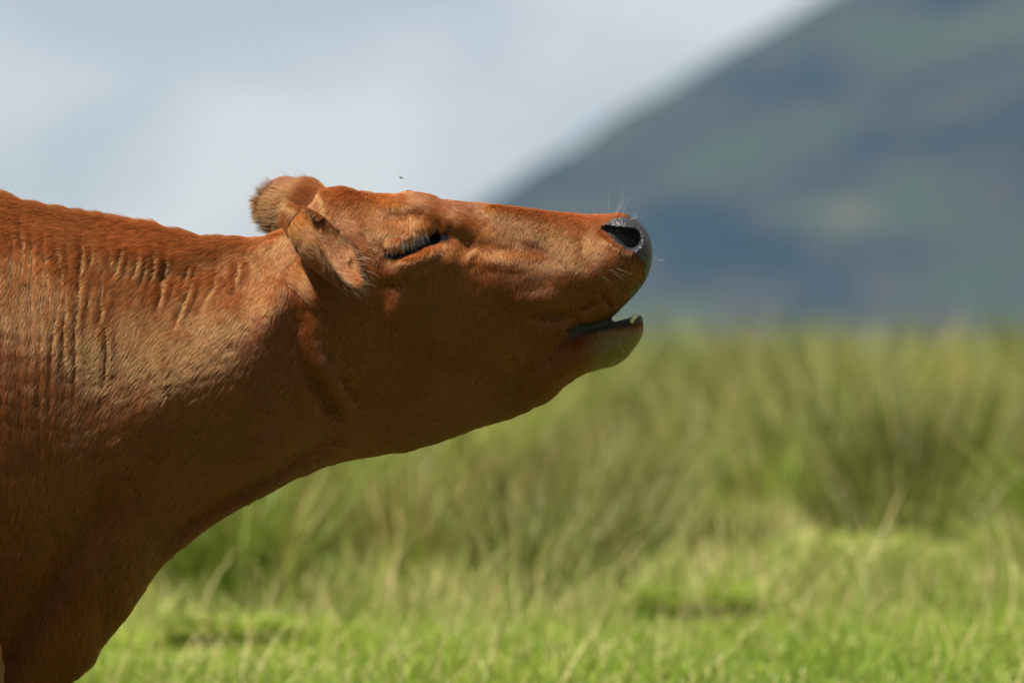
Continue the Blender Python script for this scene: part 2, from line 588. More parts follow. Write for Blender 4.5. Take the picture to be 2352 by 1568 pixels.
ROLL = 0.21
def roll_y(x, z):
    """the head is tipped a little about its long axis, crown towards the viewer's side"""
    ppx = 1176 + np.asarray(x) / K
    return -ROLL * (np.asarray(z) - W(0, 700)[2]) * sstep(ppx, 600, 860) * (1 - 0.45 * sstep(ppx, 1150, 1350))

parts = [loft(TRUNK_HEAD), loft(JAW, 56)]
for v, f in parts:
    v[:, 1] += roll_y(v[:, 0], v[:, 2])

# near ear (towards the camera, held low and forward) and far ear (held up and back)
EAR_N = dict(base=W(668, 498, -0.094), axis_=(0.078, -0.085, -0.105), opening=(0.75, -0.44, 0.48), length=0.165, half_w=0.041, thick=0.010, bend=(0.014, 0.010, 0.006), phi0=2.4, phi1=1.75)
EAR_F = dict(base=W(754, 482, 0.050), axis_=(-0.80, 0.34, 0.22), opening=(-0.1, 0.85, -0.45), length=0.112, half_w=0.052, thick=0.010, bend=(0, 0, -0.020), phi0=1.5, phi1=1.15)
parts.append(ear_shell(**EAR_N))
parts.append(ear_shell(**EAR_F))

def leg_front(sy, dx=0.0):
    y = 0.15 * sy
    x0 = W(-240, 0)[0] + dx
    return tube([(x0 - 0.06, y * 0.80, 1.02, .13, .055), (x0 + 0.01, y * 1.15, 0.80, .115, .070), (x0 + 0.055, y * 1.50, 0.655, .130, .105),
                 (x0 + .01, y * 1.15, 0.50, .070, .058), (x0, y, 0.42, .050, .045), (x0 + .006, y, 0.36, .052, .047), (x0 + .004, y, 0.31, .042, .038),
                 (x0, y, 0.20, .033, .029), (x0 + .006, y, 0.115, .041, .040), (x0 + .022, y, 0.065, .042, .040), (x0 + .03, y, 0.03, .045, .044)])

def leg_hind(sy, dx=0.0):
    y = 0.17 * sy
    x0 = W(-2130, 0)[0] + dx
    return tube([(x0 + .10, y * 0.8, 1.10, .20, .10), (x0 + .08, y * 1.05, 0.90, .19, .105), (x0 + .09, y * 1.1, 0.74, .14, .085), (x0 + .03, y, 0.60, .085, .06),
                 (x0 - .06, y, 0.50, .058, .042), (x0 - .075, y, 0.44, .052, .042), (x0 - .055, y, 0.34, .040, .034), (x0 - .03, y, 0.20, .034, .031),
                 (x0 - .02, y, 0.115, .043, .042), (x0, y, 0.065, .043, .041), (x0 + .01, y, 0.03, .046, .045)])

for sy in (-1, 1):
    parts.append(leg_front(sy, 0.05 if sy > 0 else 0.0))
    parts.append(leg_hind(sy, 0.10 if sy > 0 else 0.0))
tx = W(-2318, 0)[0]
parts.append(tube([(tx + .06, 0, 1.30, .04, .04), (tx - .02, 0, 1.27, .034, .034), (tx - .055, 0, 1.12, .025, .025), (tx - .05, .01, 0.85, .018, .018), (tx - .04, .015, 0.62, .014, .014)], 18))
# hip bones and shoulder blades give the trunk its planes
V_all, F_all, off = [], [], 0
for v, f in parts:
    V_all.append(v)
    F_all += [tuple(int(i) + off for i in q) for q in f]
    off += len(v)
raw = mesh_obj("body_raw", np.concatenate(V_all), F_all)
rm = raw.modifiers.new("union", 'REMESH')
rm.mode = 'VOXEL'
rm.voxel_size = 0.0028
sm = raw.modifiers.new("smooth", 'SMOOTH')
sm.factor = 0.5
sm.iterations = 6
dg = bpy.context.evaluated_depsgraph_get()
me = bpy.data.meshes.new_from_object(raw.evaluated_get(dg))
bpy.data.objects.remove(raw)
me.name = "cow_body"
nv = len(me.vertices)
co = np.empty(nv * 3, np.float32); me.vertices.foreach_get("co", co); co = co.reshape(-1, 3).astype(float)
no = np.empty(nv * 3, np.float32); me.vertex_normals.foreach_get("vector", no); no = no.reshape(-1, 3).astype(float)
print("body verts", nv, "faces", len(me.polygons))

def prof(co):
    return 1176 + co[:, 0] / K, 784 - (co[:, 2] - CAMZ) / K

def ear_mask(co):
    """how far a vertex belongs to an ear shell (kept out of the head sculpting)"""
    m = np.zeros(len(co))
    for e in (EAR_N, EAR_F):
        a = np.array(e["axis_"], float); a /= np.linalg.norm(a)
        d = co - e["base"]
        t = d @ a
        r = np.linalg.norm(d - np.outer(t, a), axis=1)
        m = np.maximum(m, sstep(t / e["length"], 0.12, 0.35) * (1 - sstep(t / e["length"], 1.2, 1.4)) * (1 - sstep(r, e["half_w"] * 1.6, e["half_w"] * 2.2)))
    return m

px, py = prof(co)
vis = np.where((px > -260))[0]
vx, vy = px[vis], py[vis]
sidew = sstep(np.abs(no[vis, 1]), 0.10, 0.5)
notear = 1 - ear_mask(co[vis])
disp = np.zeros(len(vis))

def stroke(poly, amp, sig, taper=0.0):
    global disp
    P = np.asarray(poly, float)
    lo, hi = P.min(0) - 4 * sig, P.max(0) + 4 * sig
    k = np.where((vx > lo[0]) & (vx < hi[0]) & (vy > lo[1]) & (vy < hi[1]))[0]
    if not len(k): return
    d, f, s = dist_poly(vx[k], vy[k], P)
    a = amp * np.exp(-(d / sig) ** 2 / 2)
    if taper:
        a = a * sstep(f, -0.001, taper) * (1 - sstep(f, 1 - taper, 1.001))
    disp[k] += a * 0.001

def blob(cx, cy, amp, sx, sy, rot=0):
    global disp
    c, s = math.cos(math.radians(rot)), math.sin(math.radians(rot))
    dx, dy = vx - cx, vy - cy
    u, v = dx * c + dy * s, -dx * s + dy * c
    disp += amp * 0.001 * np.exp(-(u / sx) ** 2 / 2 - (v / sy) ** 2 / 2)

# --- neck skin folds
def z5(p): return [(x * 0.28, 414 + y * 0.28) for x, y in p]
FOLDS = [
 [(40,300),(35,500),(40,760)], [(75,320),(70,560),(80,860)], [(155,300),(165,600),(150,900)], [(240,270),(230,500),(250,840)], [(350,350),(330,560),(345,760)],
 [(450,300),(400,500),(430,720),(455,980)], [(540,420),(530,560),(545,720)], [(585,640),(545,900),(510,1330)], [(740,450),(725,650),(700,880)],
 [(835,500),(760,720),(720,900),(690,1180)], [(905,600),(885,800),(880,960)], [(970,450),(950,700),(915,950)], [(1080,430),(1030,600),(980,760)],
 [(1200,480),(1170,650),(1120,790)], [(1275,480),(1250,620),(1190,800)], [(1430,500),(1405,650),(1370,780)], [(1460,640),(1390,850),(1330,1010)],
 [(1590,620),(1570,720),(1550,840)], [(1675,640),(1610,860),(1520,1070)], [(1835,580),(1800,830),(1720,960)], [(1995,650),(1975,760),(1955,880)],
 [(930,1150),(955,1350),(930,1560)], [(300,400),(290,640),(310,900)], [(1330,500),(1300,700),(1270,800)],
]
for i, f in enumerate(FOLDS):
    p = z5(f)
    a = rng.uniform(0.4, 1.05)
    e = np.array(p[-1]) + (np.array(p[-1]) - np.array(p[-2])) * rng.uniform(0.2, 1.3) + rng.uniform(-5, 5, 2)
    h = np.array(p[0]) + (np.array(p[0]) - np.array(p[1])) * rng.uniform(0.0, 0.25)
    p = [tuple(h)] + p[1:] + [tuple(e)]
    p = [(x + rng.uniform(-2.5, 2.5), y) for x, y in p]
    dy_ = rng.uniform(-14, 16)
    p = [(x, y + dy_) for x, y in p]
    stroke(p, -6.0 * a, 4.4, 0.45)
    stroke([(x + 9, y + 2) for x, y in p], 4.2 * a, 5.0, 0.45)
    stroke([(x - 12, y) for x, y in p], 2.0 * a, 7, 0.45)
for i in range(16):                                  # longer faint folds over the shoulder
    x = -200 + i * 26 + rng.uniform(-6, 6)
    y0, y1 = 560 + rng.uniform(-40, 40), 980 + rng.uniform(-80, 160)
    p = [(x, y0), (x + rng.uniform(-8, 8), (y0 + y1) / 2), (x + rng.uniform(-14, 14), y1)]
    stroke(p, -1.6, 6, 0.4); stroke([(q[0] + 11, q[1]) for q in p], 1.0, 6, 0.4)
# --- neck masses
stroke(z5([(1000, 800), (1300, 830), (1560, 760), (1800, 690), (2060, 600)]), -4, 18, 0.3)
stroke(z5([(700, 560), (1100, 600), (1500, 640), (1900, 560)]), 5, 22, 0.2)
blob(460, 720, 8, 120, 90, 20)
blob(560, 730, 7, 60, 60)
blob(628, 722, 11, 22, 48, 10)
stroke([(690, 690), (692, 760), (720, 860), (770, 950), (815, 1000)], -9, 19, 0.2)
stroke([(716, 772), (746, 836), (790, 912), (832, 962)], 13, 14, 0.35)
blob(712, 700, -8, 34, 40)
stroke([(860, 985), (760, 1012), (690, 1050), (600, 1105), (520, 1150), (440, 1197), (390, 1240), (340, 1300)], -12, 12, 0.2)
stroke([(840, 950), (740, 975), (620, 1040), (480, 1125)], 6, 22, 0.2)
stroke([(270, 1090), (190, 1230), (110, 1360), (10, 1510), (-40, 1600)], -26, 26, 0.2)
blob(-60, 1250, 10, 90, 200, 15)
# --- skull
blob(900, 830, 7, 130, 105, 20)
stroke([(850, 486), (905, 466), (970, 470), (1035, 498), (1098, 545)], 14, 18, 0.25)
stroke([(1012, 520), (1055, 545), (1088, 580)], -5, 18, 0.2)
stroke([(905, 535), (950, 525)], 8, 22)
blob(1062, 640, -6, 42, 60)
stroke([(1050, 512), (1095, 540)], 3, 15)
stroke([(935, 640), (1005, 612), (1050, 578)], 5, 18, 0.2)
stroke([(925, 604), (965, 596), (1005, 576)], 5, 11, 0.2)
blob(922, 622, 9, 20, 15)
blob(915, 705, 11, 20, 34, 15)
stroke([(1090, 588), (1150, 598), (1235, 600)], 4.5, 14, 0.35)
stroke([(1110, 565), (1170, 572)], -2, 13)
stroke([(1215, 566), (1245, 578)], -3, 12)
blob(1190, 640, 7, 62, 28, -4)
blob(1320, 610, 6, 45, 45)
stroke([(1160, 672), (1220, 690), (1300, 672)], 5, 16, 0.3)
stroke([(1215, 735), (1290, 722), (1350, 700), (1392, 668)], -9, 14, 0.25)
stroke([(1328, 738), (1372, 708), (1398, 684)], 11, 15, 0.25)
stroke([(1345, 520), (1335, 580), (1348, 640)], -3, 10, 0.3)
# --- eye opening
stroke([(893, 589), (935, 581), (985, 560), (1022, 546)], -9, 6.5, 0.10)
stroke([(930, 574), (960, 562), (985, 551), (1012, 543)], -13, 12, 0.10)
stroke([(968, 548), (1000, 539)], -5, 11)
stroke([(890, 570), (930, 556), (962, 534)], 8, 9, 0.15)
stroke([(915, 606), (965, 594), (1012, 566)], 4, 8, 0.15)
# --- mouth corner and lower lip
stroke([(1308, 758), (1350, 748)], -7, 6)
# --- nostril
dn, fn, _ = dist_poly(vx, vy, [(1388, 524), (1420, 540), (1446, 552)])
rn = 7 + 17 * fn
hole = 1 - sstep(dn / rn, 0.55, 1.25)
disp -= 0.036 * hole * (0.35 + 0.65 * fn)
stroke([(1395, 552), (1425, 570), (1455, 584)], 1.2, 7, 0.2)

w_ = sidew * notear
# fine unevenness of muscle and hide
disp += 0.0016 * fbm(co[vis, 0] * 16, co[vis, 1] * 16, co[vis, 2] * 16, 5, 3)
sgn = np.where(co[vis, 1] < roll_y(co[vis, 0], co[vis, 2]), -1.0, 1.0)
co[vis, 1] += sgn * disp * w_
# hide sits a little inside the outline, hair fills the rest
furry = 1 - sstep(px, 1380, 1440)
co -= no * (0.0025 * furry)[:, None]
# poll and crest tufts, uneven back line
bumpy = 0.0008 * fbm(co[:, 0] * 55, co[:, 1] * 40, co[:, 2] * 55, 9, 3) * furry
co += no * bumpy[:, None]
me.vertices.foreach_set("co", co.astype(np.float32).ravel())
me.update()
me.polygons.foreach_set("use_smooth", np.ones(len(me.polygons), bool))
me.vertex_normals.foreach_get("vector", no_ := np.empty(nv * 3, np.float32)); no = no_.reshape(-1, 3).astype(float)
px, py = prof(co)

# --- pigment: coat, slate nose leather, lips, lids
COAT = np.array([0.180, 0.0390, 0.0105])
tint = np.tile(np.array([0.072, 0.024, 0.0085]), (nv, 1))
SLATE = np.array([0.013, 0.0125, 0.016])
OLIVE = np.array([0.060, 0.050, 0.022])
PALE = np.array([0.20, 0.125, 0.050])
def poly_sd(px, py, P):
    """signed distance to a closed outline, negative inside"""
    P = np.asarray(P, float)
    d = dist_poly(px, py, np.vstack([P, P[:1]]))[0]
    ins = np.zeros(len(px), bool)
    for i in range(len(P)):
        (x0, y0), (x1, y1) = P[i], P[(i + 1) % len(P)]
        c = (y0 > py) != (y1 > py)
        ins ^= c & (px < (x1 - x0) * (py - y0) / (y1 - y0 + 1e-9) + x0)
    return np.where(ins, -d, d)
hole_d, hole_f, _ = dist_poly(px, py, [(1388, 524), (1420, 540), (1446, 552)])
d_nose = np.minimum(poly_sd(px, py, [(1384, 519), (1398, 508), (1424, 501), (1448, 500), (1474, 508), (1515, 545), (1515, 640), (1492, 652), (1481, 636), (1478, 606), (1466, 590), (1446, 580), (1410, 556)]),
                    hole_d - (7 + 17 * hole_f) * 1.05)
front = (px - (1474 - 0.06 * (py - 540)))                       # front plane of the muzzle
lip_d = dist_poly(px, py, [(1500, 575), (1492, 640), (1470, 668), (1440, 704), (1415, 724)])[0]
w_nose = 1 - sstep(d_nose + 2.5 * vnoise(px / 7, py / 7, 0, 81), -3, 3)
w_lip = (1 - sstep(lip_d + 3 * vnoise(px / 9, py / 9, 0, 82), 7, 15)) * sstep(px, 1395, 1420) * (1 - sstep(py, 722, 726))
w_lip2 = (1 - sstep(dist_poly(px, py, [(1312, 762), (1350, 752), (1400, 742), (1440, 735), (1470, 728)])[0] + 3 * vnoise(px / 8, py / 8, 0, 83), 8, 19)) * sstep(px, 1300, 1312)
w_chin = sstep(px, 1330, 1400) * sstep(py, 745, 765)
w_lid = np.maximum(1 - sstep(dist_poly(px, py, [(893, 590), (935, 582), (980, 560), (1026, 546)])[0], 6, 11), 1 - sstep(dist_poly(px, py, [(962, 558), (985, 545), (1010, 542)])[0], 11, 16))
def blendc(w, c):
    global tint
    tint = tint * (1 - w[:, None]) + np.asarray(c) * w[:, None]
blendc(w_chin, PALE * 0.6)
blendc(w_lip * 0.9, OLIVE)
blendc(w_lip2, np.array([0.030, 0.027, 0.021]))
blendc(w_nose, SLATE)
blendc(w_nose * sstep(py, 595, 650) * 0.8, OLIVE)
blendc(w_lid, (0.006, 0.006, 0.008))
leather = np.clip(w_nose + w_lip * 0.7 + w_lip2 * 0.75 + w_lid * 0.99, 0, 1)
gloss = np.clip(w_nose + w_lip * 0.6 + w_lip2 * 0.6, 0, 1)
ca = me.color_attributes.new("tint", 'FLOAT_COLOR', 'POINT')
ca.data.foreach_set("color", np.column_stack([tint, np.ones(nv)]).astype(np.float32).ravel())
fa = me.attributes.new("leather", 'FLOAT', 'POINT')
fa.data.foreach_set("value", gloss.astype(np.float32))
me.materials.clear(); me.materials.append(M_skin)

cow = bpy.data.objects.new("cow", None)
cow.empty_display_size = 0.3
link(cow)
cow.location = (W(-1100, 0)[0], 0, 0)
tag(cow, "red brown cow bellowing with its neck stretched out and muzzle raised", "cow")
def child(o):
    o.parent = cow
    o.matrix_parent_inverse.identity()
    o.location = (-cow.location.x, 0, 0)
    return o
body = bpy.data.objects.new("body", me)
link(body); child(body)

# ------------------------------------------------------------------ coat
DIRS = np.array([  # px, py, dx, dy(down)
 (-200,600,-.4,.9),(-200,1000,-.3,1),(50,600,-.3,1),(50,900,-.2,1),(100,1200,-.2,1),(150,1450,0,1),(300,600,-.55,.8),(300,800,-.6,.8),(300,1000,-.5,.9),
 (0,446,-1,.05),(100,470,-1,.0),(250,500,-1,.1),(400,535,-1,.15),(520,552,-1,.2),
 (450,650,-.6,.8),(500,780,-.6,.8),(560,640,-.35,.95),(620,600,-.2,1),(630,700,-.3,1),(600,850,-.6,.7),(450,1000,-.6,.7),(600,1000,-.7,.5),(350,1200,-.5,.8),
 (800,1000,-.8,.35),(780,900,-.3,.9),(720,600,-.3,1),(760,470,-.6,.6),(810,480,-.5,.85),(860,530,-.4,.9),(830,600,-.25,1),(880,455,.2,.4),
 (920,455,.9,-.1),(970,462,1,.2),(1030,490,.9,.45),(1080,525,.8,.6),(930,525,-.5,.8),(960,535,-.1,1),(900,560,-.5,.8),(1020,455,.2,.5),
 (900,650,-.1,1),(900,760,-.1,1),(950,850,-.2,1),(1050,640,-.15,1),(1050,780,-.3,.9),(1120,480,-.4,.6),(1120,540,.5,.8),(1180,500,-.5,.6),(1250,510,-.5,.7),
 (1160,620,-.15,1),(1220,600,-.25,1),(1300,560,-.35,.9),(1300,650,-.25,1),(1220,700,-.25,1),(1350,500,-.6,.5),(1370,600,-.3,.9),(1400,500,-.5,.3),
 (1370,700,-.35,.9),(1420,640,-.3,.9),(1200,850,-.4,.8),(1050,950,-.8,.4),(1290,830,-.4,.8),(1400,820,-.3,.9),(1340,800,.6,.6),(1440,780,-.2,1),(950,1010,-.9,.25)], float)

def hair_dir(px, py):
    dx = np.zeros(len(px)); dy = np.zeros(len(px)); ws = np.zeros(len(px)) + 1e-9
    for x, y, a, b in DIRS:
        w = np.exp(-((px - x) ** 2 + (py - y) ** 2) / (2 * 55.0 ** 2)) + 1e-4 / (1 + ((px - x) ** 2 + (py - y) ** 2) / 1e4)
        l = math.hypot(a, b)
        dx += w * a / l; dy += w * b / l; ws += w
    return dx / ws, dy / ws

me.calc_loop_triangles()
nt = len(me.loop_triangles)
tri = np.empty(nt * 3, np.int32); me.loop_triangles.foreach_get("vertices", tri); tri = tri.reshape(-1, 3)
A, B, C = co[tri[:, 0]], co[tri[:, 1]], co[tri[:, 2]]
area = 0.5 * np.linalg.norm(np.cross(B - A, C - A), axis=1)
ctr = (A + B + C) / 3
nrm_t = no[tri].mean(1)
cpx, cpy = prof(ctr)
near = np.where(nrm_t[:, 1] < 0.25, 1.0, 0.22)
inview = (0.25 * sstep(cpx, -900, -150) + 0.75 * sstep(cpx, -150, -40)) * (1 - sstep(cpy, 1640, 1700))
bald = leather[tri].mean(1)
ear_t = ear_mask(ctr)
dens = near * inview * (1 - bald) * (1 + 0.3 * ear_t) * (1 + 0.9 * sstep(cpx, 640, 900)) * (0.55 + 0.45 * (1 - sstep(cpy, 1050, 1250)))
wgt = area * dens
NH = 760000
cum = np.cumsum(wgt); cum /= cum[-1]
pick = np.searchsorted(cum, rng.random(NH))
r1, r2 = rng.random(NH), rng.random(NH)
s1 = np.sqrt(r1)
b0, b1, b2 = 1 - s1, s1 * (1 - r2), s1 * r2
root = A[pick] * b0[:, None] + B[pick] * b1[:, None] + C[pick] * b2[:, None]
N = no[tri[pick, 0]] * b0[:, None] + no[tri[pick, 1]] * b1[:, None] + no[tri[pick, 2]] * b2[:, None]
N /= np.linalg.norm(N, axis=1)[:, None]
hp, hq = prof(root)
dx, dy = hair_dir(hp, hq)
em = ear_mask(root)
# ears: hair follows the shell from its base to the rim
for e, gate in ((EAR_N, root[:, 1] < 0), (EAR_F, root[:, 1] > 0)):
    a = np.array(e["axis_"], float); a /= np.linalg.norm(a)
    k = (em > 0.3) & gate
    dx = np.where(k, a[0] * 1.2, dx); dy = np.where(k, -a[2] * 1.2 + 0.15, dy)
D = np.column_stack([dx, np.zeros(NH), -dy])
k = em > 0.3
for e, gate in ((EAR_N, root[:, 1] < 0), (EAR_F, root[:, 1] > 0)):
    a = np.array(e["axis_"], float); a /= np.linalg.norm(a)
    kk = k & gate
    D[kk] = a
    d = root[kk] - e["base"]
    lat = d - np.outer(d @ a, a)
    o_ = np.array(e["opening"], float); o_ -= a * (o_ @ a); o_ /= np.linalg.norm(o_)
    sd = np.cross(a, o_)
    D[kk] += np.outer(np.clip((lat @ sd) / e["half_w"], -1, 1), sd) * 0.55
D -= N * (D * N).sum(1)[:, None]
D /= np.linalg.norm(D, axis=1)[:, None] + 1e-6
S = np.cross(N, D)
# locks: low-frequency wander of direction, shared by neighbours
q = root
lock = vnoise(q[:, 0] * 45, q[:, 1] * 45, q[:, 2] * 45, 21) * 0.16 + vnoise(q[:, 0] * 16, q[:, 1] * 16, q[:, 2] * 16, 22) * 0.16
lift = 0.23 + 0.05 * vnoise(q[:, 0] * 60, q[:, 1] * 60, q[:, 2] * 60, 23) + 0.07 * rng.standard_normal(NH)
lift = np.clip(lift, 0.08, 0.9)
yaw = lock + 0.10 * rng.standard_normal(NH)
neckw = 1 - sstep(hp, 560, 760)
faceshort = sstep(hp, 1000, 1300)
length = 0.0125 + 0.0030 * neckw - 0.0018 * faceshort
crest = sstep(N[:, 2], 0.55, 0.85) * neckw
length = length + 0.010 * crest
length = np.where(em > 0.3, 0.019, length)
length = length + 0.006 * sstep(hq, 1380, 1500) * (hp < 320)
poll = np.exp(-((hp - 800) / 60) ** 2 - ((hq - 440) / 25) ** 2)
length = length + 0.005 * poll * (0.5 + rng.random(NH))
length = length * (1 - 0.6 * np.clip(leather[tri[pick, 0]], 0, 1)) * rng.uniform(0.75, 1.2, NH)
length = length * (1 - 0.35 * sstep(hp, 1350, 1450))
lift = lift + crest * (0.30 + 0.25 * vnoise(q[:, 0] * 70, q[:, 1] * 70, q[:, 2] * 70, 24)) + 0.35 * poll
lift = np.where(em > 0.3, np.where(root[:, 1] > 0, lift * 0.45, lift * 0.8 + 0.08 * rng.random(NH)), lift)
length = np.where((em > 0.3) & (root[:, 1] > 0), length * 1.2, length)
dirv = D * np.cos(yaw)[:, None] + S * np.sin(yaw)[:, None]
inear = (em > 0.3)
PTS = 4
tt = np.linspace(0, 1, PTS)
pos = np.empty((NH, PTS, 3))
for j, t in enumerate(tt):
    up = lift * (t - 0.55 * t * t)
    fw = t * (0.75 + 0.25 * t)
    pos[:, j] = root - N * 0.0008 + (dirv * fw + N * up[:, None]) * length[:, None]
# wisps: neighbouring hairs draw together towards a guide hair
NG = 60000
guide = rng.choice(NH, NG, replace=False)
kd = KDTree(NG)
for i, g in enumerate(guide):
    kd.insert(root[g] + D[g] * 0.0, i)
kd.balance()
own = np.empty(NH, np.int64)
for i in range(NH):
    own[i] = kd.find(root[i])[1]
g = guide[own]
away = np.linalg.norm(root - root[g], axis=1)
pull = np.clip(1 - away / 0.009, 0, 1) * rng.uniform(0.15, 0.65, NH)
same = np.clip((N * N[g]).sum(1), 0, 1)
for j, t in enumerate(tt):
    pos[:, j] += (pos[g, j] - pos[:, j]) * (pull * same * t ** 1.4)[:, None]
gvar = rng.standard_normal(NG)[own]
lie = N + S * (0.13 * gvar + 0.16 * rng.standard_normal(NH))[:, None] + D * (0.16 * rng.standard_normal(NH))[:, None]
lie /= np.linalg.norm(lie, axis=1)[:, None]
pos = pos.astype(np.float32)
hc = bpy.data.hair_curves.new("coat")
hc.add_curves([PTS] * NH)
hc.attributes["position"].data.foreach_set("vector", pos.ravel())
rad = hc.attributes.get("radius") or hc.attributes.new("radius", 'FLOAT', 'POINT')
rb = rng.uniform(0.00013, 0.00024, NH)[:, None] * np.array([1.0, 0.95, 0.75, 0.2])[None]
rad.data.foreach_set("value", rb.astype(np.float32).ravel())
vt = tint[tri[pick, 0]]
base = np.tile(COAT, (NH, 1))
pw = w_chin[tri[pick, 0]][:, None]
base = base * (1 - pw) + PALE * pw
lw = np.clip(leather[tri[pick, 0]], 0, 1)[:, None]
base = base * (1 - lw) + vt * lw * 1.2
var = np.exp(0.32 * rng.standard_normal(NH) + 0.20 * vnoise(q[:, 0] * 14, q[:, 1] * 14, q[:, 2] * 14, 41))
hue = 1 + 0.10 * rng.standard_normal(NH) + 0.12 * vnoise(q[:, 0] * 9, q[:, 1] * 9, q[:, 2] * 9, 42)
hcol = base * var[:, None] * np.column_stack([np.ones(NH), hue, hue ** 1.5])
hcol = np.where((em > 0.3)[:, None] & (root[:, 1:2] > 0), hcol * np.array([0.85, 0.72, 0.7]), hcol)   # the far ear is a deeper red
hcol = np.clip(hcol, 0.004, 0.9)
ta = hc.attributes.new("tint", 'FLOAT_COLOR', 'CURVE')
ta.data.foreach_set("color", np.column_stack([hcol, np.ones(NH)]).astype(np.float32).ravel())
la = hc.attributes.new("lie", 'FLOAT_VECTOR', 'CURVE')
la.data.foreach_set("vector", lie.astype(np.float32).ravel())
hc.materials.append(M_hair)
coat = bpy.data.objects.new("coat", hc)
link(coat); child(coat)
tag(coat, kind="stuff")

def strands(name, curves, mat, r0, kind="stuff"):
    h = bpy.data.hair_curves.new(name)
    n = len(curves[0])
    h.add_curves([n] * len(curves))
    h.attributes["position"].data.foreach_set("vector", np.asarray(curves, np.float32).ravel())
    r = h.attributes.get("radius") or h.attributes.new("radius", 'FLOAT', 'POINT')
    r.data.foreach_set("value", np.tile(np.linspace(1, 0.15, n) * r0, len(curves)).astype(np.float32))
    h.materials.append(mat)
    o = bpy.data.objects.new(name, h)
    link(o); child(o)
    if kind: tag(o, kind=kind)
    return o

# surface depth lookup on the near side
nearv = np.where((no[:, 1] < -0.05) & (px > 500) & (ear_mask(co) < 0.2))[0]
def surf(x, y, side=-1):
    d = (px[nearv] - x) ** 2 + (py[nearv] - y) ** 2
    k = nearv[np.argsort(d)[:6]]
    return co[k, 1].min() if side < 0 else -co[k, 1].min()

# --- eyes
def uv_ball(r, n=24, m=16):
    V, F = [], []
    for i in range(m + 1):
        a = math.pi * i / m
        for j in range(n):
            b = 2 * math.pi * j / n
            V.append((r * math.sin(a) * math.cos(b), r * math.sin(a) * math.sin(b), r * math.cos(a)))
    for i in range(m):
        for j in range(n):
            F.append((i * n + j, i * n + (j + 1) % n, (i + 1) * n + (j + 1) % n, (i + 1) * n + j))
    return np.array(V), F
ev, ef = uv_ball(0.019)
ys = surf(960, 566)
for s in (1, -1):
    sh = float(roll_y(W(962, 566)[0], W(962, 566)[2]))
    p = W(962, 566, s * (ys - sh + 0.0165) + sh)
    e = mesh_obj("eye", ev, ef, M_eye)
    e.parent = cow
    e.location = (p[0] - cow.location.x, p[1], p[2])

# --- eyelashes along the upper lid
L = []
lid = np.array([(900, 574), (925, 566), (948, 554), (966, 540), (980, 531)], float)
for i in range(170):
    f = rng.random() ** 0.75
    x = np.interp(f, np.linspace(0, 1, 5), lid[:, 0]) + rng.uniform(-5, 3)
    y = np.interp(f, np.linspace(0, 1, 5), lid[:, 1]) + rng.uniform(-8, 3)
    for s in (1, -1):
        y0 = surf(x, y)
        ln = rng.uniform(0.009, 0.019)
        d = np.array([rng.normal(-0.25 + 0.75 * f, 0.16), -rng.uniform(0.25, 0.6), -1.0]); d /= np.linalg.norm(d)
        p0 = W(x, y, y0 + 0.001)
        c = [p0 + d * ln * t + np.array([0, 0.004, -0.003]) * t * t for t in (0, .33, .66, 1)]
        sh = roll_y(p0[0], p0[2])
        c = np.array(c); c[:, 1] = (c[:, 1] - sh) * s + sh
        L.append(c)
strands("eyelashes", L, M_lash, 0.00017)

# --- long pale hair at the tip and along the lower rim of the ears
EH = []
for e, sgn_, nn_ in ((EAR_N, -1, 420), (EAR_F, 1, 50)):
    a = np.array(e["axis_"], float); a /= np.linalg.norm(a)
    o_ = np.array(e["opening"], float); o_ -= a * (o_ @ a); o_ /= np.linalg.norm(o_)
    sd = np.cross(a, o_)
    near_tip = np.where((ear_mask(co) > 0.4) & (co[:, 1] * sgn_ > 0.02))[0]
    t_ = (co[near_tip] - e["base"]) @ a / e["length"]
    pool = near_tip[t_ > (0.55 if sgn_ < 0 else 0.4)]
    if not len(pool): continue
    for v in rng.choice(pool, nn_):
        p0 = co[v]
        tip = np.clip(((p0 - e["base"]) @ a) / e["length"], 0, 1)
        d = (np.array([0.95, -0.25, -0.10]) if sgn_ < 0 else np.array([-0.75, 0.25, 0.35])) + no[v] * 0.25 + rng.normal(0, .16, 3)
        d /= np.linalg.norm(d)
        l = rng.uniform(.016, .034) * (0.35 + 0.65 * tip)
        sag = np.array([0.1, 0, -0.30 if sgn_ < 0 else -0.2])
        EH.append([p0 + (d * t + sag * t * t) * l for t in (0, .33, .66, 1)])
strands("ear_hair", EH, hair_mat("ear_fringe_hair", False, (0.30, 0.15, 0.05), 0.4, 0.6), 0.00017)

# --- whiskers on muzzle, lips and chin
Wk = []
def whisk(x, y, d, ln, n=1, spread=6, curl=0.1):
    for _ in range(n):
        xx, yy = x + rng.uniform(-spread, spread), y + rng.uniform(-spread, spread)
        y0 = surf(xx, yy)
        dd = np.array(d, float) + rng.normal(0, 0.22, 3); dd /= np.linalg.norm(dd)
        l = ln * rng.uniform(0.6, 1.2)
        cu = rng.normal(0, curl, 3)
        p0 = W(xx, yy, y0)
        Wk.append([p0 + (dd * t + cu * t * t) * l for t in np.linspace(0, 1, 5)])
whisk(1405, 492, (0.1, 0.1, 1), 0.026, 5, 12)
whisk(1425, 492, (0.3, 0.1, 1), 0.042, 5, 10)
whisk(1450, 503, (0.7, 0.0, 0.7), 0.022, 3, 9)
whisk(1495, 600, (1, 0, 0.1), 0.014, 4, 14)
whisk(1400, 620, (0.8, -0.5, -0.3), 0.035, 6, 26)
whisk(1440, 660, (0.5, -0.6, -0.5), 0.020, 8, 20)
whisk(1320, 765, (0.5, -0.6, -0.5), 0.014, 10, 12)
whisk(1350, 785, (0.6, -0.6, -0.3), 0.014, 7, 14)
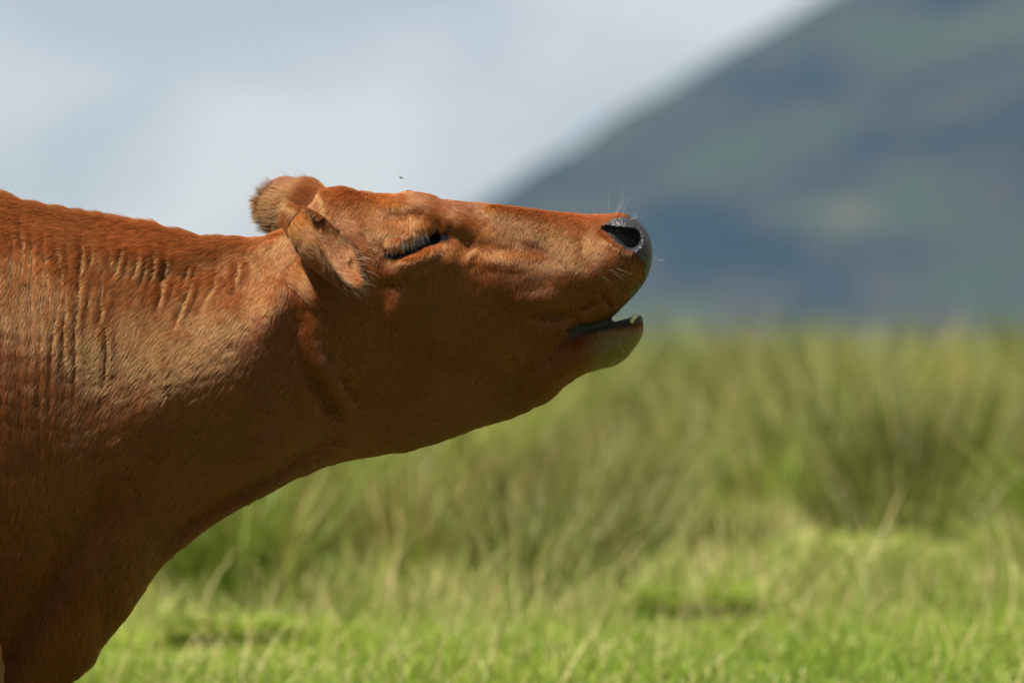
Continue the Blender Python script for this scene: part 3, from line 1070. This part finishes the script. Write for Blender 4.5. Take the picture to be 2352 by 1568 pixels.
whisk(1400, 830, (0.1, -0.3, -1), 0.026, 14, 26)
whisk(1360, 845, (-0.1, -0.2, -1), 0.030, 12, 18)
strands("whiskers", Wk, M_whisker, 0.00010)

# --- lower incisors just above the lip
def tooth_mesh():
    V, F = [], []
    for i, (z, wx, wy) in enumerate([(0, .0035, .0045), (.006, .0035, .0058), (.011, .0028, .0062), (.0135, .0012, .0052)]):
        for j in range(10):
            a = 2 * math.pi * j / 10
            V.append((wx * math.cos(a), wy * math.sin(a), z))
    for i in range(3):
        for j in range(10):
            F.append((i * 10 + j, i * 10 + (j + 1) % 10, (i + 1) * 10 + (j + 1) % 10, (i + 1) * 10 + j))
    F.append(tuple(range(39, 29, -1))[::-1]); F.append(tuple(range(10))[::-1])
    return V, F
tv, tf = tooth_mesh()
tm = None
for i in range(6):
    yy = (i - 2.5) * 0.0105
    p = W(1462 - abs(i - 2.5) * 5, 739 + abs(i - 2.5) * 1.2, yy)
    if tm is None:
        o = mesh_obj("tooth", tv, tf, M_tooth); tm = o.data
    else:
        o = bpy.data.objects.new("tooth", tm); link(o)
    o.parent = cow
    o.location = (p[0] - cow.location.x, p[1], p[2])
    o.rotation_euler = (0, 0.35, 0)

# --- hooves
def hoof_mesh():
    V, F = [], []
    for (z, rx, ry, ox) in [(0, .058, .05, .016), (.02, .055, .048, .012), (.055, .046, .045, .0), (.07, .040, .040, -.006)]:
        for j in range(20):
            a = 2 * math.pi * j / 20
            c = 1 - 0.22 * math.exp(-((a if a < math.pi else 2 * math.pi - a) / 0.18) ** 2)      # cleft at the toe
            V.append((ox + rx * math.cos(a) * c, ry * math.sin(a), z))
    for i in range(3):
        for j in range(20):
            F.append((i * 20 + j, i * 20 + (j + 1) % 20, (i + 1) * 20 + (j + 1) % 20, (i + 1) * 20 + j))
    F.append(tuple(range(20))[::-1]); F.append(tuple(range(60, 80)))
    return V, F
hv, hf = hoof_mesh()
hm = None
for x, y in ((W(-240, 0)[0] + .03, -.15), (W(-240, 0)[0] + .08, .15), (W(-2130, 0)[0] + .01, -.17), (W(-2130, 0)[0] + .11, .17)):
    if hm is None:
        o = mesh_obj("hoof", hv, hf, M_hoof); hm = o.data
    else:
        o = bpy.data.objects.new("hoof", hm); link(o)
    o.parent = cow
    o.location = (x - cow.location.x, y, float(ground_z(x, y)))
# tail tuft
tt_ = []
for i in range(500):
    a = rng.uniform(0, 2 * math.pi); r = 0.014 * math.sqrt(rng.random())
    p0 = np.array([tx - .04 + r * math.cos(a), .015 + r * math.sin(a), 0.70 - rng.uniform(0, .1)])
    d = np.array([rng.normal(0, .10), rng.normal(0, .10), -1.0])
    l = rng.uniform(.15, .26)
    tt_.append([p0 + d * l * t for t in (0, .33, .66, 1)])
strands("tail_switch", tt_, hair_mat("tail_hair", False, (0.2, 0.08, 0.03)), 0.0006)

# ------------------------------------------------------------------ flies
def make_fly(name, loc, rz, label):
    root = bpy.data.objects.new(name, None); link(root); root.empty_display_size = 0.005
    root.location = loc; root.rotation_euler = (0.3, 0.2, rz)
    tag(root, label, "fly", "flies round the cow")
    bv, bf = uv_ball(1.0, 12, 8)
    b = np.concatenate([bv * (.0011, .0011, .0010) + (.0002, 0, 0), bv * (.0017, .0011, .0011) + (-.0022, 0, -.0002), bv * (.0008, .0010, .0008) + (.0017, 0, .0001)])
    n = len(bv)
    mesh_obj("fly_body", b, [tuple(i + n * k for i in f) for k in range(3) for f in bf], M_fly, root)
    for s in (1, -1):
        P = [(0, 0), (-.0012, .0016), (-.0030, .0030), (-.0048, .0032), (-.0050, .0022), (-.0030, .0008)]
        v = [(x, s * (y + .0004), .0010 + .3 * y) for x, y in P] + [(x, s * (y + .0004), .00106 + .3 * y) for x, y in P]
        f = [tuple(range(6)), tuple(range(6, 12))[::-1]] + [(i, (i + 1) % 6, 6 + (i + 1) % 6, 6 + i) for i in range(6)]
        mesh_obj("wing", v, f, M_wing, root, False)
    return root
make_fly("fly", W(924, 411, -0.05), 0.4, "tiny dark fly hovering in the sky above the cow's brow")
make_fly("fly", W(605, 1279, -0.05), 2.2, "tiny dark fly hovering over the grass below the cow's throat")

# ------------------------------------------------------------------ grass
def ribbon_mesh(name, roots, dirs, lens, widths, bends, cols, mat, segs=3, parent=None, flutter=None):
    """many thin tapered blades as one mesh"""
    n = len(roots)
    ang = rng.uniform(0, 2 * np.pi, n) if flutter is None else flutter
    wv = np.column_stack([np.cos(ang), np.sin(ang), np.zeros(n)])
    V = np.empty((n, 2 * segs + 1, 3)); Cc = np.empty((n, 2 * segs + 1, 3))
    for k in range(segs):
        t = k / segs
        c = roots + dirs * (lens * t)[:, None] + bends * (t * t)
        w = widths * (1 - 0.75 * t)
        V[:, 2 * k] = c - wv * w[:, None] / 2
        V[:, 2 * k + 1] = c + wv * w[:, None] / 2
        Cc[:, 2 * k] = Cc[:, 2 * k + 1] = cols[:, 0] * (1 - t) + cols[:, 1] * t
    V[:, -1] = roots + dirs * lens[:, None] + bends
    Cc[:, -1] = cols[:, 1]
    m = 2 * segs + 1
    base = (np.arange(n) * m)[:, None]
    T = []
    for k in range(segs - 1):
        a = 2 * k
        T += [[a, a + 1, a + 3], [a, a + 3, a + 2]]
    a = 2 * (segs - 1)
    T += [[a, a + 1, a + 2]]
    F = (base[:, :, None] + np.array(T)[None]).reshape(-1, 3)
    o = mesh_obj(name, V.reshape(-1, 3), F, mat, parent)
    at = o.data.color_attributes.new("tint", 'FLOAT_COLOR', 'POINT')
    at.data.foreach_set("color", np.column_stack([Cc.reshape(-1, 3), np.ones(n * m)]).astype(np.float32).ravel())
    return o

M_grass = principled("grass_blade", (0.08, 0.13, 0.02), 0.55, attr="tint", spec=0.3, trans=0.35)
GREEN = np.array([0.155, 0.225, 0.010]); GREEN2 = np.array([0.075, 0.135, 0.008]); STRAW = np.array([0.48, 0.41, 0.17]); LIME = np.array([0.25, 0.33, 0.020])

def scatter(n, y0, y1, k=2.05):
    """points over the strip of pasture behind the cow, wider with distance"""
    y = y0 + (y1 - y0) * rng.random(n)
    x = (rng.random(n) * 2 - 1) * (y + CAM_D) * 0.0969 * k
    return x, y

def blades(name, n, y0, y1, hmin, hmax, wmin, wmax, straw, label, cat):
    x, y = scatter(n, y0, y1)
    clump = 0.5 + 0.5 * fbm(x * 2.6, y * 2.2, 0, 51, 3)
    h = (hmin + (hmax - hmin) * rng.random(n)) * (0.55 + 0.9 * clump)
    z = ground_z(x, y) - 0.005
    lean = 0.35
    d = np.column_stack([rng.normal(0.05, lean, n), rng.normal(0, lean, n), np.ones(n)])
    d /= np.linalg.norm(d, axis=1)[:, None]
    b = np.column_stack([rng.normal(0.02, .35, n), rng.normal(0, .35, n), -np.abs(rng.normal(0, .12, n))]) * h[:, None]
    mixv = rng.random(n)[:, None]
    patch = (0.5 + 0.5 * vnoise(x * 1.8, y * 1.0, 3, 55))[:, None]
    c = GREEN * mixv + GREEN2 * (1 - mixv)
    c = c * (1 - 0.6 * patch) + LIME * 0.6 * patch
    st = (rng.random(n) < straw * (0.4 + 1.2 * (0.5 + 0.5 * vnoise(x * 3.1, y * 2.2, 9, 57))))[:, None]
    c = np.where(st, STRAW * rng.uniform(.6, 1.15, (n, 1)), c * rng.uniform(.75, 1.3, (n, 1)))
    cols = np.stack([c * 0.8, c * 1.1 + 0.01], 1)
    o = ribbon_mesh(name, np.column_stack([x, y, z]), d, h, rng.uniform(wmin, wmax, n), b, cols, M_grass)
    return tag(o, label, cat, kind="stuff")

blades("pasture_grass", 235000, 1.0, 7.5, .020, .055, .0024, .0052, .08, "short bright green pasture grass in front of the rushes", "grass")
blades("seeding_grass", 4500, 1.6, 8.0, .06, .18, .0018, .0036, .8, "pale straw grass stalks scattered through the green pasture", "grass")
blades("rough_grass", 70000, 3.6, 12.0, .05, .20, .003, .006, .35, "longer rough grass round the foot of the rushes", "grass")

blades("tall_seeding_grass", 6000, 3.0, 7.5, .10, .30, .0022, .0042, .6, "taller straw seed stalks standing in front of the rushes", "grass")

# --- tussocks in the turf that can be told apart
def tussock(name, x0, y0, r, h, n, label, straw=.25):
    root = bpy.data.objects.new(name, None); link(root)
    root.location = (x0, y0, float(ground_z(x0, y0)))
    a = rng.uniform(0, 2 * np.pi, n); rr = r * np.sqrt(rng.random(n))
    x, y = rr * np.cos(a), rr * np.sin(a) * .7
    z = ground_z(x + x0, y + y0) - root.location.z - .01
    d = np.column_stack([np.cos(a) * rr / r * .8 + rng.normal(0, .25, n), np.sin(a) * rr / r * .8 + rng.normal(0, .25, n), np.ones(n)])
    d /= np.linalg.norm(d, axis=1)[:, None]
    hh = h * rng.uniform(.5, 1.1, n)
    b = np.column_stack([np.cos(a) * .4, np.sin(a) * .4, -rng.uniform(.1, .4, n)]) * hh[:, None]
    m = rng.random(n)[:, None]
    c = GREEN * m + GREEN2 * (1 - m)
    c = np.where((rng.random(n) < straw)[:, None], STRAW * .8, c) * rng.uniform(.9, 1.5, (n, 1))
    ribbon_mesh("leaf_blades", np.column_stack([x, y, z]), d, hh, rng.uniform(.005, .009, n), b, np.stack([c * .75, c * 1.1], 1), M_grass, parent=root)["kind"] = "stuff"
    return tag(root, label, "tussock", "grass tussocks in the turf")
tussock("grass_tussock", 0.81, 4.45, .13, .17, 2000, "round grass tussock with straw blades in its crown on the turf", .25)
tussock("grass_tussock", 0.40, 3.5, .10, .12, 1400, "low dark green tussock on the turf in front of the rushes", .08)
tussock("grass_tussock", -0.58, 2.9, .10, .10, 1400, "low tussock with straw blades on the turf below the cow's throat", .2)

# --- rush clumps
M_rush = principled("rush_stem", (0.08, 0.11, 0.02), 0.5, attr="tint", spec=0.35, trans=0.25)
def rush_mesh(i, n=560):
    straw = (.04, .06, .24, .05, .10, .34, .03)[i]; lum = (1.0, .65, 1.2, .45, 1.4, .95, .55)[i]
    a = rng.uniform(0, 2 * np.pi, n); rr = .20 * np.sqrt(rng.random(n))
    x, y = rr * np.cos(a), rr * np.sin(a)
    d = np.column_stack([np.cos(a) * rr * 1.9 + rng.normal(.03, .08, n), np.sin(a) * rr * 1.9 + rng.normal(0, .08, n), np.ones(n)])
    d /= np.linalg.norm(d, axis=1)[:, None]
    h = rng.uniform(.45, 1.0, n)
    b = np.column_stack([np.cos(a) * .12 + .03, np.sin(a) * .12, -rng.uniform(0, .08, n)]) * h[:, None]
    m = rng.random(n)[:, None]
    c = np.array([.055, .112, .004]) * m + np.array([.105, .160, .008]) * (1 - m)
    brown = (rng.random(n) < straw)[:, None]
    c = np.where(brown, np.array([.24, .17, .06]), c) * rng.uniform(.7, 1.25, (n, 1)) * lum * 1.15
    tip = c * .6 + np.array([.20, .16, .05]) * .45
    o = ribbon_mesh("rush_stems", np.column_stack([x, y, np.full(n, -.02)]), d, h, rng.uniform(.006, .011, n), b, np.stack([c, tip], 1), M_rush, segs=3)
    m_ = o.data
    bpy.data.objects.remove(o)
    return m_
RM = [rush_mesh(i) for i in range(7)]
spots = [(0.02, 4.1), (0.16, 4.5), (-0.55, 4.9), (-0.24, 4.6), (0.55, 4.9), (0.92, 4.8), (1.22, 4.5), (1.48, 5.0), (-0.92, 5.2), (1.75, 4.7)]
tries = 0
while len(spots) < 190 and tries < 6000:
    tries += 1
    y = 3.6 + 13 * rng.random() ** 0.95
    x = rng.uniform(-1, 1) * (y + CAM_D) * .0969 * 1.8
    # ragged front edge of the stand
    if y < 5.1 + 2.2 * float(vnoise(x * 1.2, 0, 0, 71)) + 0.9 * float(vnoise(x * 3.1, 3, 0, 72)) or (y < 9 and float(vnoise(x * 1.1, y * .8, 5, 73)) < -0.12):
        continue
    if all((x - a) ** 2 + (y - b) ** 2 > (.30 + .16 * rng.random()) ** 2 for a, b in spots):
        spots.append((x, y))
spots.sort(key=lambda p: p[1])
for i, (x, y) in enumerate(spots):
    o = bpy.data.objects.new("rush_clump", RM[i % 7]); link(o)
    s = rng.uniform(.32, .58) + .19 * float(sstep(y, 6.5, 12)) + .13 * float(vnoise(x * 1.4, y * .5, 1, 77))
    s *= 1 + .16 * float(sstep(x, .7, 1.6))
    if y < 5.3: s *= .78
    o.location = (x, y, float(ground_z(x, y)))
    o.rotation_euler = (0, 0, rng.uniform(0, 6.28))
    o.scale = (s * rng.uniform(1.2, 1.7), s * rng.uniform(1.2, 1.7), s)
    look = ("bright green", "dark green", "straw brown", "very dark green", "pale yellow green", "faded brown", "dull green")[i % 7]
    size = "tall" if s > .60 else ("short" if s < .47 else "middling")
    tag(o, size + " clump of " + look + " rushes in the stand behind the cow", "rushes", "rush clumps standing behind the cow")

# ------------------------------------------------------------------ air between the field and the fell
def haze_box():
    x0, x1, y0, y1, z0, z1 = -2300, 2300, -2100, 2700, -30, 300
    V = [(x, y, z) for z in (z0, z1) for y in (y0, y1) for x in (x0, x1)]
    F = [(0, 2, 3, 1), (4, 5, 7, 6), (0, 1, 5, 4), (2, 6, 7, 3), (0, 4, 6, 2), (1, 3, 7, 5)]
    m, n, l, o = new_mat("haze_air")
    v = n.new("ShaderNodeVolumePrincipled")
    v.inputs["Color"].default_value = (0.40, 0.60, 1.0, 1)
    v.inputs["Density"].default_value = 0.00008
    v.inputs["Anisotropy"].default_value = 0.2
    l.new(v.outputs[0], o.inputs["Volume"])
    b = mesh_obj("haze", V, F, m, smooth=False)
    tag(b, kind="stuff")
haze_box()
